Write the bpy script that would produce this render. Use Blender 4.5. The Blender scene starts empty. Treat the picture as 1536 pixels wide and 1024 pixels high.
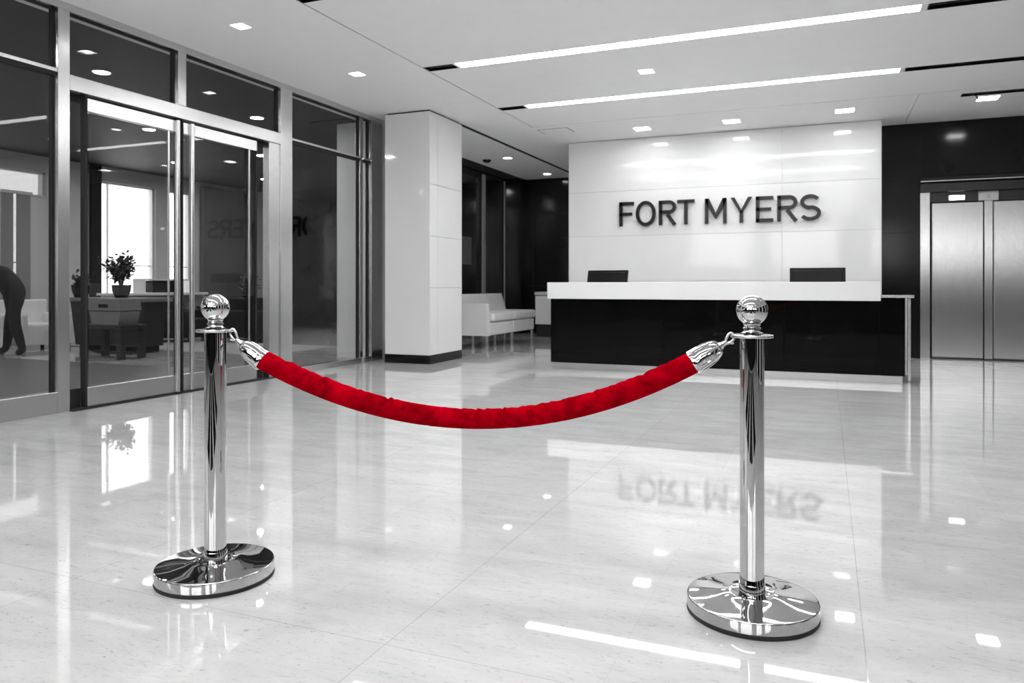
import bpy, bmesh, math, random
from mathutils import Vector, Matrix, Euler
random.seed(7)
scene = bpy.context.scene
COL = scene.collection
PI = math.pi

# ------------------------------------------------------------------ camera, world, exposure
cam_data = bpy.data.cameras.new('camera')
cam = bpy.data.objects.new('camera', cam_data)
COL.objects.link(cam)
scene.camera = cam
cam.location = (0, 0, 1.03)
cam.rotation_euler = (PI / 2, 0, math.radians(22.6226))
cam_data.sensor_width = 36
cam_data.lens = 1132.65 / 1536 * 36
cam_data.shift_y = -84 / 1536
cam_data.clip_start = 0.05
cam_data.dof.use_dof = True
cam_data.dof.focus_distance = 2.6
cam_data.dof.aperture_fstop = 7.0

world = bpy.data.worlds.new('overcast_daylight')
scene.world = world
world.use_nodes = True
wn = world.node_tree.nodes
wn['Background'].inputs[0].default_value = (1, 1, 1, 1)
wn['Background'].inputs[1].default_value = 2.0

vs = scene.view_settings
vs.view_transform = 'Standard'
vs.look = 'None'
vs.gamma = 1
vs.use_curve_mapping = False
vs.exposure = 1.34
STRIP_E = 9.5
SPOT_E = 22.0
LOUNGE_E = 150.0
CH = 3.33          # ceiling height


# ------------------------------------------------------------------ materials
def new_mat(name):
    m = bpy.data.materials.new(name)
    m.use_nodes = True
    return m, m.node_tree, m.node_tree.nodes['Principled BSDF']


def g3(v):
    return (v, v, v, 1)


def plain(name, v, rough=0.5, metal=0.0, spec=0.5, ior=1.5, coat=0.0, coat_r=0.03, noise=0.0, nscale=6, bump=0.0, bscale=60, stretch=None, col=None):
    m, nt, b = new_mat(name)
    b.inputs['Base Color'].default_value = col if col else g3(v)
    b.inputs['Roughness'].default_value = rough
    b.inputs['Metallic'].default_value = metal
    b.inputs['IOR'].default_value = ior
    b.inputs['Specular IOR Level'].default_value = spec
    b.inputs['Coat Weight'].default_value = coat
    b.inputs['Coat Roughness'].default_value = coat_r
    tc = nt.nodes.new('ShaderNodeTexCoord')
    mp = nt.nodes.new('ShaderNodeMapping')
    nt.links.new(tc.outputs['Object'], mp.inputs[0])
    if stretch:
        mp.inputs['Scale'].default_value = stretch
    if noise:
        n = nt.nodes.new('ShaderNodeTexNoise')
        n.inputs['Scale'].default_value = nscale
        n.inputs['Detail'].default_value = 4
        nt.links.new(mp.outputs[0], n.inputs['Vector'])
        r = nt.nodes.new('ShaderNodeMapRange')
        r.inputs[1].default_value = .3
        r.inputs[2].default_value = .7
        r.inputs[3].default_value = v * (1 - noise)
        r.inputs[4].default_value = v * (1 + noise)
        nt.links.new(n.outputs[0], r.inputs[0])
        nt.links.new(r.outputs[0], b.inputs['Base Color'])
    if bump:
        n = nt.nodes.new('ShaderNodeTexNoise')
        n.inputs['Scale'].default_value = bscale
        n.inputs['Detail'].default_value = 3
        nt.links.new(mp.outputs[0], n.inputs['Vector'])
        bp = nt.nodes.new('ShaderNodeBump')
        bp.inputs['Strength'].default_value = bump
        bp.inputs['Distance'].default_value = .002
        nt.links.new(n.outputs[0], bp.inputs['Height'])
        nt.links.new(bp.outputs[0], b.inputs['Normal'])
    return m


def emit(name, s, v=1.0):
    m, nt, b = new_mat(name)
    b.inputs['Base Color'].default_value = g3(.8)
    b.inputs['Emission Color'].default_value = g3(v)
    b.inputs['Emission Strength'].default_value = s
    return m


def glass_mat(name, tint, ior=1.5, rough=0.0):
    m, nt, b = new_mat(name)
    nt.nodes.remove(b)
    out = nt.nodes['Material Output']
    tr = nt.nodes.new('ShaderNodeBsdfTransparent')
    tr.inputs[0].default_value = g3(tint)
    gl = nt.nodes.new('ShaderNodeBsdfGlossy')
    gl.inputs['Roughness'].default_value = rough
    fr = nt.nodes.new('ShaderNodeFresnel')
    # the pane does not bend the ray, so its back face uses the inverse index
    geo = nt.nodes.new('ShaderNodeNewGeometry')
    ma = nt.nodes.new('ShaderNodeMath')
    ma.operation = 'MULTIPLY_ADD'
    nt.links.new(geo.outputs['Backfacing'], ma.inputs[0])
    ma.inputs[1].default_value = 1 / ior - ior
    ma.inputs[2].default_value = ior
    nt.links.new(ma.outputs[0], fr.inputs[0])
    mx = nt.nodes.new('ShaderNodeMixShader')
    nt.links.new(fr.outputs[0], mx.inputs[0])
    nt.links.new(tr.outputs[0], mx.inputs[1])
    nt.links.new(gl.outputs[0], mx.inputs[2])
    nt.links.new(mx.outputs[0], out.inputs[0])
    return m


def floor_mat():
    m, nt, b = new_mat('polished_stone_tile')
    N, L = nt.nodes, nt.links
    tc = N.new('ShaderNodeTexCoord')
    sep = N.new('ShaderNodeSeparateXYZ')
    L.new(tc.outputs['Object'], sep.inputs[0])

    def math_(op, a, bb=None, c=None):
        n = N.new('ShaderNodeMath')
        n.operation = op
        for i, x in enumerate((a, bb, c)):
            if x is None:
                continue
            if isinstance(x, (int, float)):
                n.inputs[i].default_value = x
            else:
                L.new(x, n.inputs[i])
        return n.outputs[0]

    def seam(axis, off, size, w):
        t = math_('ADD', axis, 100 * size - off)
        t = math_('DIVIDE', t, size)
        t = math_('FRACT', math_('ADD', t, .5))
        t = math_('ABSOLUTE', math_('SUBTRACT', t, .5))
        return math_('LESS_THAN', t, w / size / 2)
    sx = seam(sep.outputs[0], .10, 1.27, .0032)
    sy = seam(sep.outputs[1], 1.86, 1.57, .0032)
    s2x = seam(sep.outputs[0], -.535, 1.27, .0028)
    s2y = seam(sep.outputs[1], 2.645, 1.57, .0028)
    strong = math_('MAXIMUM', sx, sy)
    weak = math_('MULTIPLY', math_('MAXIMUM', s2x, s2y), .35)
    sm = math_('MAXIMUM', strong, weak)
    # tile to tile tone
    tx = math_('FLOOR', math_('DIVIDE', math_('ADD', sep.outputs[0], 63.4), .635))
    ty = math_('FLOOR', math_('DIVIDE', math_('ADD', sep.outputs[1], 76.64), .785))
    cmb = N.new('ShaderNodeCombineXYZ')
    L.new(tx, cmb.inputs[0])
    L.new(ty, cmb.inputs[1])
    wnz = N.new('ShaderNodeTexWhiteNoise')
    L.new(cmb.outputs[0], wnz.inputs[0])
    # veins: long streaks
    mp = N.new('ShaderNodeMapping')
    mp.inputs['Rotation'].default_value = (0, 0, .5)
    mp.inputs['Scale'].default_value = (1, 3.2, 1)
    L.new(tc.outputs['Object'], mp.inputs[0])
    n1 = N.new('ShaderNodeTexNoise')
    n1.inputs['Scale'].default_value = 2.2
    n1.inputs['Detail'].default_value = 8
    n1.inputs['Roughness'].default_value = .65
    n1.inputs['Distortion'].default_value = .6
    L.new(mp.outputs[0], n1.inputs['Vector'])
    r1 = N.new('ShaderNodeMapRange')
    r1.inputs[1].default_value = .3
    r1.inputs[2].default_value = .7
    r1.inputs[3].default_value = .80
    r1.inputs[4].default_value = 1.0
    L.new(n1.outputs[0], r1.inputs[0])
    # flecks
    n2 = N.new('ShaderNodeTexNoise')
    n2.inputs['Scale'].default_value = 26
    n2.inputs['Detail'].default_value = 6
    n2.inputs['Roughness'].default_value = .75
    n2.inputs['Distortion'].default_value = 1.2
    L.new(mp.outputs[0], n2.inputs['Vector'])
    r2 = N.new('ShaderNodeMapRange')
    r2.inputs[1].default_value = .56
    r2.inputs[2].default_value = .70
    r2.inputs[3].default_value = 1.0
    r2.inputs[4].default_value = .55
    L.new(n2.outputs[0], r2.inputs[0])
    v = math_('MULTIPLY', r1.outputs[0], r2.outputs[0])
    v = math_('MULTIPLY', v, math_('MULTIPLY_ADD', wnz.outputs[0], .05, .95))
    v = math_('MULTIPLY', v, math_('MULTIPLY_ADD', sm, -.26, 1.0))
    v = math_('MULTIPLY', v, .655)
    L.new(v, b.inputs['Base Color'])
    rr = math_('MULTIPLY_ADD', sm, .05, .02)
    L.new(rr, b.inputs['Roughness'])
    b.inputs['IOR'].default_value = 1.85
    b.inputs['Specular IOR Level'].default_value = .5
    return m


def velvet_mat():
    m, nt, b = new_mat('red_velvet')
    N, L = nt.nodes, nt.links
    tc = N.new('ShaderNodeTexCoord')
    n1 = N.new('ShaderNodeTexNoise')
    n1.inputs['Scale'].default_value = 14
    n1.inputs['Detail'].default_value = 6
    n1.inputs['Distortion'].default_value = 1.0
    L.new(tc.outputs['Object'], n1.inputs['Vector'])
    cr = N.new('ShaderNodeValToRGB')
    cr.color_ramp.elements[0].position = .3
    cr.color_ramp.elements[0].color = (.20, .0, .004, 1)
    cr.color_ramp.elements[1].position = .72
    cr.color_ramp.elements[1].color = (.44, .0, .008, 1)
    L.new(n1.outputs[0], cr.inputs[0])
    L.new(cr.outputs[0], b.inputs['Base Color'])
    b.inputs['Roughness'].default_value = .75
    b.inputs['Specular IOR Level'].default_value = .0
    b.inputs['Sheen Weight'].default_value = .12
    b.inputs['Sheen Roughness'].default_value = .35
    b.inputs['Sheen Tint'].default_value = (1, .0, .02, 1)
    n2 = N.new('ShaderNodeTexNoise')
    n2.inputs['Scale'].default_value = 320
    L.new(tc.outputs['Object'], n2.inputs['Vector'])
    bp = N.new('ShaderNodeBump')
    bp.inputs['Strength'].default_value = .25
    bp.inputs['Distance'].default_value = .001
    L.new(n2.outputs[0], bp.inputs['Height'])
    L.new(bp.outputs[0], b.inputs['Normal'])
    return m


M = dict(
    floor=floor_mat(),
    ceil=plain('white_ceiling_paint', .93, .6, noise=.01),
    black=plain('black_void_paint', .012, .8, noise=.1),
    darkgap=plain('dark_shadow_gap', .03, .7, noise=.1),
    whiteglass=plain('back_painted_white_glass', .86, .07, coat=.0, coat_r=.02, noise=.012, nscale=3),
    whitestone=plain('white_lacquered_panel', .80, .06, coat=.0, coat_r=.03, noise=.012, nscale=3),
    darkstone=plain('black_glossy_stone', .008, .13, noise=.12, nscale=2, ior=1.34),
    deskblack=plain('black_gloss_lacquer', .004, .04, ior=1.32, noise=.2, nscale=4),
    counter=plain('white_solid_surface', .86, .18, noise=.01),
    steel=plain('brushed_steel', .62, .24, metal=1, noise=.05, nscale=3, bump=.15, bscale=120, stretch=(30, 30, .6)),
    steelh=plain('brushed_elevator_steel', .62, .16, metal=1, noise=.04, nscale=5, bump=.5, bscale=40, stretch=(9, 9, .15)),
    darksteel=plain('dark_bronze_steel', .05, .25, metal=.8, noise=.1),
    chrome=plain('polished_chrome', .60, .015, metal=1, noise=.01),
    chrome_base=plain('polished_chrome_base', .56, .03, metal=1, noise=.015, nscale=20),
    rubber=plain('black_rubber', .01, .6, noise=.1),
    velvet=velvet_mat(),
    glass=glass_mat('tinted_door_glass', .73, 1.27),
    clear=glass_mat('clear_window_glass', .97, 1.45),
    smoked=glass_mat('smoked_window_glass', .52, 1.4),
    strip=emit('strip_light_diffuser', STRIP_E),
    spot=emit('downlight_diffuser', SPOT_E),
    loungespot=emit('lounge_downlight_diffuser', LOUNGE_E),
    fixture=plain('white_fixture_trim', .8, .4, noise=.01),
    letter=plain('black_acrylic_letter', .012, .22, ior=1.4, noise=.1),
    leather=plain('white_leather', .80, .38, noise=.02, bump=.2, bscale=40),
    screen=plain('black_monitor_plastic', .005, .3, ior=1.35, noise=.1),
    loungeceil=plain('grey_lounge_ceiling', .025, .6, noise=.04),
    loungewall=plain('grey_lounge_panel', .60, .4, noise=.04),
    satin=plain('satin_mullion_steel', .72, .42, metal=.7, noise=.03),
    midwall=plain('mid_grey_panel', .12, .4, noise=.04),
    pale=plain('pale_grey_panel', .6, .4, noise=.03),
    darkwood=plain('dark_stained_wood', .03, .4, noise=.3, nscale=8, stretch=(1, 8, 8)),
    carton=plain('grey_card_box', .20, .6, noise=.06),
    leaf=plain('dark_green_leaf_grey', .05, .5, noise=.3),
    stem=plain('plant_stem', .06, .7, noise=.3),
    cloth=plain('dark_coat_cloth', .018, .85, noise=.3, bump=.3, bscale=80),
    skin=plain('skin', .38, .5, noise=.05),
    hair=plain('dark_hair', .012, .6, noise=.3),
    indicator=emit('lit_floor_indicator', 5.0),
    plate=plain('pale_notice_plate', .5, .4, noise=.08),
    print_=plain('dark_print', .05, .6, noise=.05),
    slat=plain('grey_blind_fabric', .34, .8, noise=.06),
)


def cloth_through(name, v, tr):
    m, nt, b = new_mat(name)
    b.inputs['Base Color'].default_value = g3(v)
    b.inputs['Roughness'].default_value = .9
    t = nt.nodes.new('ShaderNodeBsdfTranslucent')
    t.inputs[0].default_value = g3(v)
    n = nt.nodes.new('ShaderNodeTexNoise')
    n.inputs['Scale'].default_value = 3
    mx = nt.nodes.new('ShaderNodeMixShader')
    mp = nt.nodes.new('ShaderNodeMapRange')
    mp.inputs[3].default_value = tr * .8
    mp.inputs[4].default_value = tr * 1.2
    nt.links.new(n.outputs[0], mp.inputs[0])
    nt.links.new(mp.outputs[0], mx.inputs[0])
    nt.links.new(b.outputs[0], mx.inputs[1])
    nt.links.new(t.outputs[0], mx.inputs[2])
    nt.links.new(mx.outputs[0], nt.nodes['Material Output'].inputs[0])
    return m


M['blind'] = cloth_through('translucent_blind_fabric', .35, .25)
M['shade'] = cloth_through('translucent_shade_fabric', .7, .5)



# ------------------------------------------------------------------ geometry helpers
class MB:
    def __init__(s):
        s.v, s.f, s.m, s.sm = [], [], [], []

    def add(s, vs_, fs, mi=0, smooth=False):
        o = len(s.v)
        s.v += [tuple(p) for p in vs_]
        for f in fs:
            s.f.append([i + o for i in f])
            s.m.append(mi)
            s.sm.append(smooth)
        return s

    def box(s, x0, x1, y0, y1, z0, z1, mi=0, b=0.0, rot=None):
        x0, x1 = min(x0, x1), max(x0, x1)
        y0, y1 = min(y0, y1), max(y0, y1)
        z0, z1 = min(z0, z1), max(z0, z1)
        bm = bmesh.new()
        bmesh.ops.create_cube(bm, size=1)
        bmesh.ops.scale(bm, vec=(x1 - x0, y1 - y0, z1 - z0), verts=bm.verts)
        if b:
            b = min(b, .45 * min(x1 - x0, y1 - y0, z1 - z0))
            bmesh.ops.bevel(bm, geom=list(bm.edges), offset=b, segments=2, profile=.5, affect='EDGES')
        c = Vector(((x0 + x1) / 2, (y0 + y1) / 2, (z0 + z1) / 2))
        if rot:
            bmesh.ops.rotate(bm, cent=(0, 0, 0), matrix=Euler(rot).to_matrix(), verts=bm.verts)
        bm.verts.ensure_lookup_table()
        s.add([v.co + c for v in bm.verts], [[v.index for v in f.verts] for f in bm.faces], mi)
        bm.free()
        return s

    def lathe(s, prof, c=(0, 0, 0), n=96, mi=0, mat=None, caps=True):
        vs_, fs = [], []
        for (r, z) in prof:
            for k in range(n):
                a = 2 * PI * k / n
                p = Vector((r * math.cos(a), r * math.sin(a), z))
                if mat:
                    p = mat @ p
                vs_.append(p + Vector(c))
        for i in range(len(prof) - 1):
            for k in range(n):
                fs.append([i * n + k, i * n + (k + 1) % n, (i + 1) * n + (k + 1) % n, (i + 1) * n + k])
        if caps and prof[0][0] > 1e-5:
            fs.append([k for k in range(n)][::-1])
        if caps and prof[-1][0] > 1e-5:
            fs.append([(len(prof) - 1) * n + k for k in range(n)])
        return s.add(vs_, fs, mi, True)

    def tube(s, pts, r, n=12, mi=0, closed=False, rad=None):
        pts = [Vector(p) for p in pts]
        vs_, fs = [], []
        N_ = len(pts)
        nrm = None
        for i, p in enumerate(pts):
            if closed:
                t = pts[(i + 1) % N_] - pts[i - 1]
            else:
                t = pts[min(i + 1, N_ - 1)] - pts[max(i - 1, 0)]
            t.normalize()
            if nrm is None:
                nrm = t.orthogonal().normalized()
            nrm = (nrm - t * nrm.dot(t)).normalized()
            bn = t.cross(nrm)
            rr = rad(i / (N_ - 1)) if rad else r
            for k in range(n):
                a = 2 * PI * k / n
                vs_.append(p + (nrm * math.cos(a) + bn * math.sin(a)) * rr)
        for i in range(N_ if closed else N_ - 1):
            j = (i + 1) % N_
            for k in range(n):
                fs.append([i * n + k, i * n + (k + 1) % n, j * n + (k + 1) % n, j * n + k])
        if not closed:
            fs.append(list(range(n))[::-1])
            fs.append([(N_ - 1) * n + k for k in range(n)])
        return s.add(vs_, fs, mi, True)

    def prism(s, poly, axis, a0, a1, mi=0):
        """poly: 2D points; axis 'x','y','z' is the extrusion direction"""
        def P(u, v, w):
            return {'x': (w, u, v), 'y': (u, w, v), 'z': (u, v, w)}[axis]
        n = len(poly)
        vs_ = [P(u, v, a0) for u, v in poly] + [P(u, v, a1) for u, v in poly]
        fs = [list(range(n))[::-1], list(range(n, 2 * n))]
        for k in range(n):
            fs.append([k, (k + 1) % n, n + (k + 1) % n, n + k])
        return s.add(vs_, fs, mi)

    def build(s, name, mats, parent=None, loc=None, smooth_angle=True):
        me = bpy.data.meshes.new(name)
        me.from_pydata(s.v, [], s.f)
        if not isinstance(mats, (list, tuple)):
            mats = [mats]
        for m_ in mats:
            me.materials.append(m_)
        for p, mi, sm in zip(me.polygons, s.m, s.sm):
            p.material_index = mi
            p.use_smooth = sm
        bm = bmesh.new()
        bm.from_mesh(me)
        bmesh.ops.recalc_face_normals(bm, faces=bm.faces)
        if any(s.sm):
            for e in bm.edges:
                if len(e.link_faces) == 2 and e.link_faces[0].normal.angle(e.link_faces[1].normal, 0) > math.radians(38):
                    e.smooth = False
        bm.to_mesh(me)
        bm.free()
        o = bpy.data.objects.new(name, me)
        COL.objects.link(o)
        if loc is not None:
            o.location = loc
        if parent:
            o.parent = parent
        return o


def tag(o, label=None, cat=None, group=None, kind=None):
    if label:
        o['label'] = label
    if cat:
        o['category'] = cat
    if group:
        o['group'] = group
    if kind:
        o['kind'] = kind
    return o


def thing(name, label, cat, loc=(0, 0, 0), rz=0, group=None):
    o = bpy.data.objects.new(name, None)
    COL.objects.link(o)
    o.location = loc
    o.rotation_euler = (0, 0, rz)
    return tag(o, label, cat, group)


def struct(name, mb, mats, parent=None):
    o = mb.build(name, mats, parent)
    if not parent:
        o['kind'] = 'structure'
    return o


def copy_thing(root, loc, rz=None, label=None):
    r = root.copy()
    COL.objects.link(r)
    r.location = loc
    if rz is not None:
        r.rotation_euler = (0, 0, rz)
    if label:
        r['label'] = label
    for ch in list(root.children):
        c = ch.copy()
        COL.objects.link(c)
        c.parent = r
        for g in list(ch.children):
            d = g.copy()
            COL.objects.link(d)
            d.parent = c
    return r


def plate(mb, x0, x1, y0, y1, z0, z1, holes, mi=0):
    xs = sorted({x0, x1} | {min(max(h[i], x0), x1) for h in holes for i in (0, 1)})
    ys = sorted({y0, y1} | {min(max(h[i], y0), y1) for h in holes for i in (2, 3)})
    n, m_ = len(xs), len(ys)
    cell = [[not any(h[0] < (xs[i] + xs[i + 1]) / 2 < h[1] and h[2] < (ys[j] + ys[j + 1]) / 2 < h[3] for h in holes)
             for j in range(m_ - 1)] for i in range(n - 1)]
    vs_ = [(x, y, z) for z in (z0, z1) for x in xs for y in ys]
    I = lambda i, j, k: k * n * m_ + i * m_ + j
    fs = []
    for i in range(n - 1):
        for j in range(m_ - 1):
            if not cell[i][j]:
                continue
            fs.append([I(i, j, 0), I(i, j + 1, 0), I(i + 1, j + 1, 0), I(i + 1, j, 0)])
            fs.append([I(i, j, 1), I(i + 1, j, 1), I(i + 1, j + 1, 1), I(i, j + 1, 1)])
            if i == 0 or not cell[i - 1][j]:
                fs.append([I(i, j, 0), I(i, j, 1), I(i, j + 1, 1), I(i, j + 1, 0)])
            if i == n - 2 or not cell[i + 1][j]:
                fs.append([I(i + 1, j, 0), I(i + 1, j + 1, 0), I(i + 1, j + 1, 1), I(i + 1, j, 1)])
            if j == 0 or not cell[i][j - 1]:
                fs.append([I(i, j, 0), I(i + 1, j, 0), I(i + 1, j, 1), I(i, j, 1)])
            if j == m_ - 2 or not cell[i][j + 1]:
                fs.append([I(i, j + 1, 0), I(i, j + 1, 1), I(i + 1, j + 1, 1), I(i + 1, j + 1, 0)])
    mb.add(vs_, fs, mi)
    return mb


# ------------------------------------------------------------------ room shell
GX = -5.70            # front face of the glazed wall
RX = 5.6              # right wall
YB = -4.6             # wall behind the viewpoint
FX = -12.9            # far side of the lounge
YE = 15.3

struct('floor', MB().box(FX - .3, RX + .3, YB - .3, YE + .3, -.12, 0), M['floor'])

dark_strips = MB()  # unseen dark strips, added to put contrast in the chrome reflections
for x0, x1 in ((-3.6, -2.5), (-2.2, -1.3), (-.9, .2), (.6, 1.6)):
    dark_strips.box(x0, x1, YB + .3, .35, 0, .004)
struct('added_dark_strips', dark_strips, M['darkstone'])

# -- main ceiling with real recesses
strips = []           # (x0, x1, y) slot extents and lit extents
SY = [7.08, 9.05, 4.95, 2.85, .75, -1.35, -3.4]
W = .080
holes = []
for y in SY:
    holes.append((-3.94, 3.9, y - W, y + W))
spots = []            # x, y, size
SP_A = [(-4.80, 5.26), (-4.72, 6.94), (-5.32, 12.56), (-5.33, 14.68), (-4.80, 3.58), (-4.80, 1.9), (-4.8, .2), (-4.8, -1.5)]
SP_B = [(-1.79, 8.05), (-1.79, 3.9), (1.6, 3.9), (-1.79, -.3), (1.6, -.3), (4.75, 5.3), (4.75, 8.0), (4.75, 2.0)]
SP_C = [(-2.50, 10.97), (-1.23, 10.96), (.22, 10.86), (1.83, 10.82), (3.3, 10.85)]
for l, s in ((SP_A, .07), (SP_B, .08), (SP_C, .118)):
    for x, y in l:
        spots.append((x, y, s))
        holes.append((x - s, x + s, y - s, y + s))
G = .005
holes.append((-3.955, -3.94, YB, 10.25))                 # narrow groove parallel to the glass
holes.append((-3.955, 4.6, 10.245, 10.26))               # groove before the reception wall
holes.append((-4.88, -4.80, 9.64, YE))                   # shadow gap at the alcove
holes.append((1.50, 4.4, 10.44, 10.56))                  # slot diffuser by the elevators
holes.append((1.02, 1.03, 10.26, 12.0))
cm = plate(MB(), GX - .35, RX, YB, YE, CH, CH + .06, holes)
cm.box(GX - .35, RX, YB, YE, CH + .16, CH + .26, 1)
cm.box(-4.88, -4.80, 9.64, YE, CH + .004, CH + .05, 1)
cm.box(-3.955, -3.94, YB, 10.25, CH + .006, CH + .05, 1)
cm.box(-3.94, 4.6, 10.245, 10.26, CH + .006, CH + .05, 1)
struct('ceiling', cm, [M['ceil'], M['black']])
# lounge ceiling
lh = []
LS = [(x, y) for x in (-7.2, -9.2, -11.2) for y in (1.0, 3.4, 5.8, 8.2, 10.6, 13.0)]
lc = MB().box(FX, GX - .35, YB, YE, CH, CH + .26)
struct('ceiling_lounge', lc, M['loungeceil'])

# -- walls
wr = MB().box(RX, RX + .2, YB - .2, YE, 0, CH + .26, 0)
for k in range(6):
    y0 = YB + k * 3.3
    wr.box(RX - .03, RX, y0 + .5, y0 + 2.8, .02, CH - .01, 1)
struct('wall_right', wr, [M['whitestone'], M['darkstone']])
wf = MB()
rear = [(-11.6, -8.4), (-4.6, -2.4), (-1.9, .4), (1.3, 2.5), (3.2, 4.9)]  # unseen high windows, added for more daylight and streaks in the chrome
rz0, rz1 = 1.65, 3.1
prev = FX - .2
for a, b_ in rear:
    wf.box(prev, a, YB - .2, YB, 0, CH + .26, 0)
    wf.box(a, b_, YB - .2, YB, 0, rz0, 0)
    wf.box(a, b_, YB - .2, YB, rz1, CH + .26, 0)
    prev = b_
wf.box(prev, RX + .2, YB - .2, YB, 0, CH + .26, 0)
struct('wall_rear', wf, M['darkstone'])
k = 40
for a, b_ in rear:
    f = MB()
    f.box(a, a + .05, YB - .14, YB - .04, rz0, rz1)
    f.box(b_ - .05, b_, YB - .14, YB - .04, rz0, rz1)
    f.box(a, b_, YB - .14, YB - .04, rz0, rz0 + .05)
    f.box(a, b_, YB - .14, YB - .04, rz1 - .05, rz1)
    o = f.build('window_%d' % k, M['steel'])
    o['kind'] = 'structure'
    MB().box(a, b_, YB - .1, YB - .09, rz0, rz1).build('pane', M['clear'], o)
    k += 1

# dark wall behind the alcove and lounge
wb = MB().box(FX, -3.7, YE, YE + .2, 0, CH + .26, 1)
xs = [FX + i * 1.18 for i in range(8)] + [-3.7]
zs = [0.0, 1.02, 1.80, 2.57, CH]
for i in range(len(xs) - 1):
    for j in range(4):
        wb.box(xs[i] + .003, xs[i + 1] - .003, YE - .02, YE, zs[j] + .003, zs[j + 1] - .003, 0)
struct('wall_back_alcove', wb, [M['darkstone'], M['black']])

# sign wall: white glass panels on a core
sw = MB().box(-3.84, .69, 11.65, 12.08, 0, CH - .008, 1)
sw.box(-3.853, -3.70, 12.08, YE, 0, CH - .008, 1)
px = [-3.853, -.60, .70]
pz = [0.0, 1.105, 1.81, 2.515, CH - .006]
for i in range(2):
    for j in range(4):
        sw.box(px[i] + .002, px[i + 1] - .002, 11.63, 11.652, pz[j] + .002, pz[j + 1] - .002, 0, b=.001)
sw.box(.69, .703, 11.63, 12.08, 0, CH - .006, 0)
struct('wall_back_sign', sw, [M['whiteglass'], M['whitestone']])

# dark wall with the elevator
EY = 12.1
ex0, ex1 = 1.222, 3.42
eb = MB()
eb.box(.69, ex0, EY + .01, EY + .25, 0, CH + .2, 1)
eb.box(ex0, ex1, EY + .01, EY + .25, 2.56, CH + .2, 1)
eb.box(ex1, RX, EY + .01, EY + .25, 0, CH + .2, 1)
ez = [0.0, 1.0, 1.78, 2.57, CH - .004]
for j in range(4):
    eb.box(.706, ex0 - .002, EY - .01, EY + .012, ez[j] + .002, ez[j + 1] - .002, 0)
    eb.box(ex1 + .002, 4.4, EY - .01, EY + .012, ez[j] + .002, ez[j + 1] - .002, 0)
    eb.box(4.404, RX, EY - .01, EY + .012, ez[j] + .002, ez[j + 1] - .002, 0)
for a, b_ in ((ex0, 1.535), (1.535, 3.1), (3.1, ex1)):
    eb.box(a + .002, b_ - .002, EY - .01, EY + .012, 2.572, CH - .006, 0)
struct('wall_back_elevator', eb, [M['darkstone'], M['black']])

# corner infill between glass wall and alcove glazing
struct('wall_alcove_side', MB().box(-6.46, GX - .02, 9.0, 9.62, 0, CH + .1), M['whitestone'])

# ------------------------------------------------------------------ column
col = thing('column', 'white glossy panelled square column between the glass wall and the sofa', 'column', (-5.125, 9.14, 0))
c0x, c1x, c0y, c1y = -5.465 + 5.125, -4.785 + 5.125, 8.69 - 9.14, 9.62 - 9.14
cb = MB().box(c0x + .01, c1x - .01, c0y + .01, c1y - .01, .11, CH - .02, 1)
cz = [.115, 1.0, 1.68, 2.36, CH - .02]
cb.box(c0x, c1x - .002, c0y, c0y + .012, .115, CH - .02, 0, b=.0015)
for a, b_ in ((c0y + .014, -.24), (-.237, c1y)):
    for j in range(4):
        cb.box(c1x - .012, c1x, a, b_, cz[j] + .0015, cz[j + 1] - .0015, 0, b=.001)
cb.box(c0x, c0x + .012, c0y + .014, c1y, .115, CH - .02, 0)
cb.box(c0x, c1x, c1y - .004, c1y + .008, .115, CH - .02, 0)
cb.build('cladding', [M['whitestone'], M['darkgap']], col)
MB().box(c0x - .004, c1x + .004, c0y - .004, c1y + .004, 0, .112).build('black_skirting', M['deskblack'], col)
MB().box(c0x + .02, c1x - .02, c0y + .02, c1y - .02, CH - .02, CH).build('shadow_gap', M['black'], col)

# ------------------------------------------------------------------ glazed wall on the left
def steel_box(name, x0, x1, y0, y1, z0, z1, parent=None, m='steel', b=.003):
    return MB().box(x0, x1, y0, y1, z0, z1, b=b).build(name, M[m], parent)


def structural(o):
    o['kind'] = 'structure'
    return o


TF = 3.265
fr_ = MB()
for ya, yb_ in ((-2.3, -2.2), (-.15, -.05), (2.02, 2.12), (4.195, 4.297), (6.877, 7.075), (8.465, 8.70)):
    pass
structural(steel_box('trim_1', GX - .10, GX, YB, 8.99, TF, CH))                  # head channel
for i, (ya, yb_) in enumerate(((-2.3, -2.2), (-.15, -.05), (2.02, 2.12), (4.195, 4.297), (6.877, 7.075))):
    structural(steel_box('trim_%d' % (i + 2), GX - .10, GX + .004, ya, yb_, 0, TF))
structural(steel_box('trim_7', GX - .10, GX + .004, 5.412, 5.510, 2.75, TF))     # mullion above the doors
structural(steel_box('trim_8', GX - .10, GX + .006, 4.297, 6.877, 2.625, 2.75))  # header beam
structural(steel_box('trim_9', GX - .10, GX - .012, 6.70, 6.877, 0, 2.625))      # jamb
structural(steel_box('trim_10', GX - .10, GX - .03, 8.49, 8.56, .075, TF))
structural(steel_box('trim_11', GX - .10, GX + .004, 8.72, 8.99, 0, TF))
structural(MB().box(GX - .25, GX - .10, 4.297, 6.877, 2.60, 2.78).build('trim_12', M['black']))   # door operator box


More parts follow.
